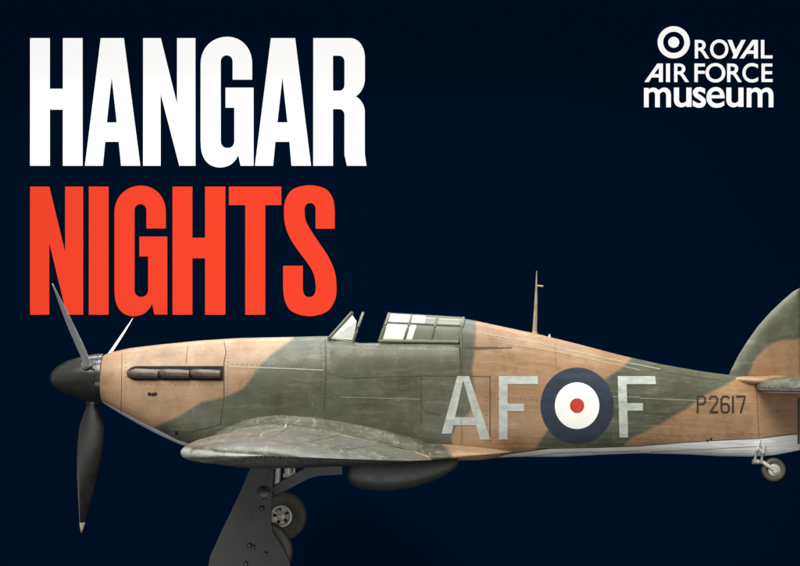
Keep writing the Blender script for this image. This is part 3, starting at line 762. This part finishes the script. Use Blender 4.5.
g.prism([(P(c, r_, ys-.03).x, P(c, r_, ys-.03).z) for c, r_ in [(271, 470), (274, 470), (262, 500), (252, 520), (249, 522), (259, 500)]], ys-.012, ys-.0005, 0, .002)
g.build('reinforcing_rib', M['stand'], stand, True, 30)
def bolt(c, r_, rad):
    g = G(); p = P(c, r_, ys)
    g.lathe([(-.0, rad*1.35), (-.012, rad*1.35), (-.014, rad*1.2)], p, 'Y', 24); g.lathe([(-.012, rad*1.0), (-.05, rad*1.0), (-.054, rad*.8), (-.054, 0)], p, 'Y', 6)
    g.build('bolt', M['bolt'], stand, True, 25)
for b_ in ((264, 492.5, .062), (262, 508, .022), (249.5, 545, .022), (253.5, 546.5, .018), (246, 563, .02), (266, 553, .016)): bolt(*b_)

# ------------------------------------------------------------------ lettering on the backdrop
LT = .008
def rounded(path):
    """path of (x, y) or (x, y, rx, ry): corner rounded with an elliptic arc"""
    out = []; n = len(path)
    for i, p in enumerate(path):
        if len(p) == 2: out.append(p); continue
        a, b = path[i-1], path[(i+1) % n]; c = Vector(p[:2]); r_ = p[2:] if len(p) == 4 else (p[2], p[2])
        d1 = (Vector(a[:2])-c).normalized(); d2 = (Vector(b[:2])-c).normalized()
        s1 = abs(d1.x)*r_[0]+abs(d1.y)*r_[1]; s2 = abs(d2.x)*r_[0]+abs(d2.y)*r_[1]
        p0, p3 = c+d1*s1, c+d2*s2; p1, p2 = p0+(c-p0)*.58, p3+(c-p3)*.58
        for k in range(13):
            t = k/12; q = p0*(1-t)**3+p1*3*t*(1-t)**2+p2*3*t*t*(1-t)+p3*t**3; out.append((q.x, q.y))
    return out
def letter(name, paths, mat, parent, label=None, th=LT):
    cu = bpy.data.curves.new('tmp', 'CURVE'); cu.dimensions = '2D'; cu.fill_mode = 'BOTH'; cu.extrude = th/2
    for pth in paths:
        pts = rounded(pth); sp = cu.splines.new('POLY'); sp.points.add(len(pts)-1); sp.use_cyclic_u = True
        for i, q in enumerate(pts):
            w_ = P(q[0], q[1], WY); sp.points[i].co = (w_.x, w_.z, 0, 1)
    to = bpy.data.objects.new('tmp', cu); COL.objects.link(to)
    bpy.context.view_layer.update()
    me = bpy.data.meshes.new_from_object(to.evaluated_get(bpy.context.evaluated_depsgraph_get()))
    bpy.data.objects.remove(to)
    for vtx in me.vertices: x, z, d = vtx.co; vtx.co = (x, WY-th/2-.003-d, z)
    return fin(me, name, mat, parent, label)
def fin(me, name, mat, parent, label):
    me.materials.clear(); me.materials.append(mat); me.name = name
    bm = bmesh.new(); bm.from_mesh(me); bmesh.ops.recalc_face_normals(bm, faces=bm.faces); bm.to_mesh(me); bm.free()
    for p in me.polygons: p.use_smooth = False
    o = bpy.data.objects.new(name, me); COL.objects.link(o)
    o.parent = parent; o.matrix_parent_inverse = Matrix.Translation(-parent.location)
    if label: o['label'] = label
    return o
def R4(x0, y0, x1, y1): return [(x0, y0), (x1, y0), (x1, y1), (x0, y1)]
def cr(pts, n=7):   # smooth open curve through points
    out = []
    for i in range(len(pts)-1):
        p0 = Vector(pts[max(i-1, 0)]); p1 = Vector(pts[i]); p2 = Vector(pts[i+1]); p3 = Vector(pts[min(i+2, len(pts)-1)])
        for k in range(n):
            t = k/n; q = .5*((2*p1)+(p2-p0)*t+(2*p0-5*p1+4*p2-p3)*t*t+(3*p1-p0-3*p2+p3)*t**3); out.append((q.x, q.y))
    return out+[tuple(pts[-1])]
def gl(dx, dy, dw=0):
    """capital G; measured from the upper word, left edge 200.7, top 37"""
    x = lambda v: v+dx; y = lambda v: v+dy
    return [[(x(200.7), y(37.0), 27, 27), (x(252.2), y(37.0), 25, 27), (x(252.2), y(79.9)), (x(232.7), y(79.9)), (x(232.7), y(55.6), 5.9, 6.5), (x(220.8), y(55.6), 5.9, 6.5), (x(220.8), y(148.2), 6.5, 7), (x(234.4), y(148.2), 6.5, 7),
             (x(234.4), y(107.9)), (x(225.6), y(107.9)), (x(225.6), y(87.9)), (x(253.6), y(87.9)), (x(253.6), y(165.9)), (x(240.6), y(165.9)), *[(x(a), y(b)) for a, b in cr([(238.4, 155.3), (234.8, 161), (229, 165.6), (220, 167.6), (211, 165.4), (204.8, 159.6), (201.6, 151.5), (200.7, 141)])]]]
def al_(a, b, c, d, e, f_, g_, h_, ap, t0, b0):
    return [[(b, t0), (c, t0), (d, b0), (h_, b0), (g_, 142), (f_, 142), (e, b0), (a, b0)], [(ap, 78), (ap+5.1, 122.6), (ap-4.9, 122.6)]]
t0, b0 = 38.4, 165.9
w1 = thing('wall_lettering', 'tall white condensed capitals reading HANGAR on the navy backdrop', 'lettering', P(30, 166, WY), 'title words on the backdrop')
W = M['letw']
letter('letter', [[(30.2, t0), (50, t0), (50, 89), (63, 89), (63, t0), (82.7, t0), (82.7, b0), (63, b0), (63, 109.9), (50, 109.9), (50, b0), (30.2, b0)]], W, w1)
letter('letter', al_(85, 100.8, 124, 140.4, 103.0, 105.3, 118.9, 121.2, 111.8, t0, b0), W, w1)
letter('letter', [[(143.2, t0), (160.9, t0), (177.1, 104), (177.1, t0), (195.5, t0), (195.5, b0), (179.4, b0), (160.7, 94), (160.7, b0), (143.2, b0)]], W, w1)
letter('letter', gl(0, 0), W, w1)
letter('letter', al_(255, 270.9, 295.2, 311, 273.1, 275.4, 289.5, 291.5, 282.4, t0, b0), W, w1)
letter('letter', [[(313.3, t0), (364.9, t0, 15, 20), (364.9, 94.5, 9, 16), (356.6, 96.9), (364.7, 100.5, 7.5, 11), (364.7, 154), (366.4, b0), (347, b0), (344.5, 155), (344.5, 109.3, 5.5, 6), (333, 109.3), (333, b0), (313.3, b0)],
                  [(333, 56), (344.5, 56, 5.5, 6), (344.5, 91, 5.5, 6), (333, 91)]], W, w1)
w2 = thing('wall_lettering', 'tall red condensed capitals reading NIGHTS below the white word', 'lettering', P(30, 315, WY), 'title words on the backdrop')
Rm = M['letr']; t1, b1 = 186.7, 314.7
letter('letter', [[(30.2, t1), (49.5, t1), (65.2, 252), (65.2, t1), (83.3, t1), (83.3, b1), (66.8, b1), (49.4, 243), (49.4, b1), (30.2, b1)]], Rm, w2)
letter('letter', [R4(88.9, t1, 108.7, b1)], Rm, w2)
letter('letter', gl(-86.2, 148.7), Rm, w2)
letter('letter', [[(172.6, t1), (192.5, t1), (192.5, 237.8), (205.1, 237.8), (205.1, t1), (225.5, t1), (225.5, b1), (205.1, b1), (205.1, 258.4), (192.5, 258.4), (192.5, b1), (172.6, b1)]], Rm, w2)
letter('letter', [[(228.9, t1), (281.4, t1), (281.4, 205.3), (265.3, 205.3), (265.3, b1), (245.3, b1), (245.3, 205.3), (228.9, 205.3)]], Rm, w2)
# keep the terminals square
S_out = [(334.8, 228.8)]+cr([(334.8, 212), (333, 199), (325.5, 189), (309.5, 185.4), (293.5, 189), (286, 198.5), (284.0, 210), (285, 224), (289.5, 237), (298, 250.5), (307, 262.5), (313.3, 273), (315.6, 284), (315.4, 291), (313.3, 295.6), (309.3, 297), (305.2, 295.6), (303.1, 291), (302.9, 284)])+[(302.9, 265.8), (283.1, 265.8)]+cr([(283.1, 288), (285, 301), (292, 311.5), (309.5, 316.3), (327, 311.5), (335, 300), (336.5, 287), (334.8, 272), (328.5, 257), (320, 244), (311.3, 231), (306, 221), (304.6, 211), (305, 207.3), (307, 204.2), (310.2, 203.2), (313.4, 204.2), (315.4, 207.3), (315.6, 211)])+[(315.6, 228.8)]
letter('letter', [S_out], Rm, w2)

# museum sign: roundel emblem and three lines of white letters
ms = thing('museum_sign', 'small white roundel emblem with three lines of lettering, ROYAL AIR FORCE museum', 'sign', P(708, 108, WY))
def circ(cx, cy, r_, n=56): return [(cx+r_*math.cos(2*math.pi*k/n), cy+r_*math.sin(2*math.pi*k/n)) for k in range(n)]
letter('roundel_emblem', [circ(673.6, 42.6, 16.1), circ(673.6, 42.6, 10.6), circ(673.6, 42.6, 5.5)], W, ms)
def glyph(ch, x0, x1, y0, y1, off=.014, shear=0):
    cu = bpy.data.curves.new('tmp', 'FONT'); cu.body = ch; cu.size = 1; cu.extrude = .1; cu.offset = off; cu.resolution_u = 8
    to = bpy.data.objects.new('tmp', cu); COL.objects.link(to); bpy.context.view_layer.update()
    me = bpy.data.meshes.new_from_object(to.evaluated_get(bpy.context.evaluated_depsgraph_get())); bpy.data.objects.remove(to)
    A = np.array([tuple(v_.co) for v_ in me.vertices]); mn, mx = A.min(0), A.max(0)
    for i, vtx in enumerate(me.vertices):
        u = (A[i, 0]-mn[0])/(mx[0]-mn[0]); t = (A[i, 1]-mn[1])/(mx[1]-mn[1]); q = P(x0+(x1-x0)*u, y1+(y0-y1)*t, WY)
        vtx.co = (q.x, WY-.003-(.008 if A[i, 2] > 0 else 0), q.z)
    return fin(me, 'letter', W, ms, None)
yA, yB = 40.2, 58.7
for ch, a, b in (('R', 694.7, 709.2), ('O', 710, 728.2), ('L', 760.8, 772.4)): glyph(ch, a, b, yA-(.5 if ch == 'O' else 0), yB+(.5 if ch == 'O' else 0))
letter('letter', [[(727.4, yA), (731.8, yA), (735.6, 50.2), (741.3, yA), (745.6, yA), (736.2, yB), (731.8, yB), (733.4, 54.9)]], W, ms, None, .008)
def slantA(x0, x1, ya, yb):
    s = x1-x0; return [[(x0, yb), (x1-5.6, ya), (x1, ya), (x1, yb), (x1-4, yb), (x1-4, yb-4.6), (x0+7.2, yb-4.6), (x0+4.4, yb)], [(x0+9.6, yb-8), (x1-4, yb-8), (x1-4, ya+4.2)]]
letter('letter', slantA(739.4, 757.8, yA, yB), W, ms, None, .008)
yA, yB = 63.8, 82.3
letter('letter', slantA(644.3, 662.8, yA, yB), W, ms, None, .008)
letter('letter', [R4(665.9, yA, 669.9, yB)], W, ms, None, .008)
for ch, a, b in (('R', 674, 689), ('F', 694.3, 704.8), ('O', 705.4, 725.2), ('R', 727, 741.8), ('C', 742.3, 758), ('E', 761.4, 772.4)):
    e = .5 if ch in 'OC' else 0; glyph(ch, a, b, yA-e, yB+e)
yA, yB = 87.8, 107.5
for ch, a, b in (('m', 643.9, 670.8), ('u', 673.8, 691.4), ('s', 692.7, 705.8), ('e', 706.4, 724.5), ('u', 726.2, 743.3), ('m', 746.6, 773.2)):
    e = .5 if ch in 'se' else 0; glyph(ch, a, b, yA-e, yB+e, .008 if ch in 'e' else .015)
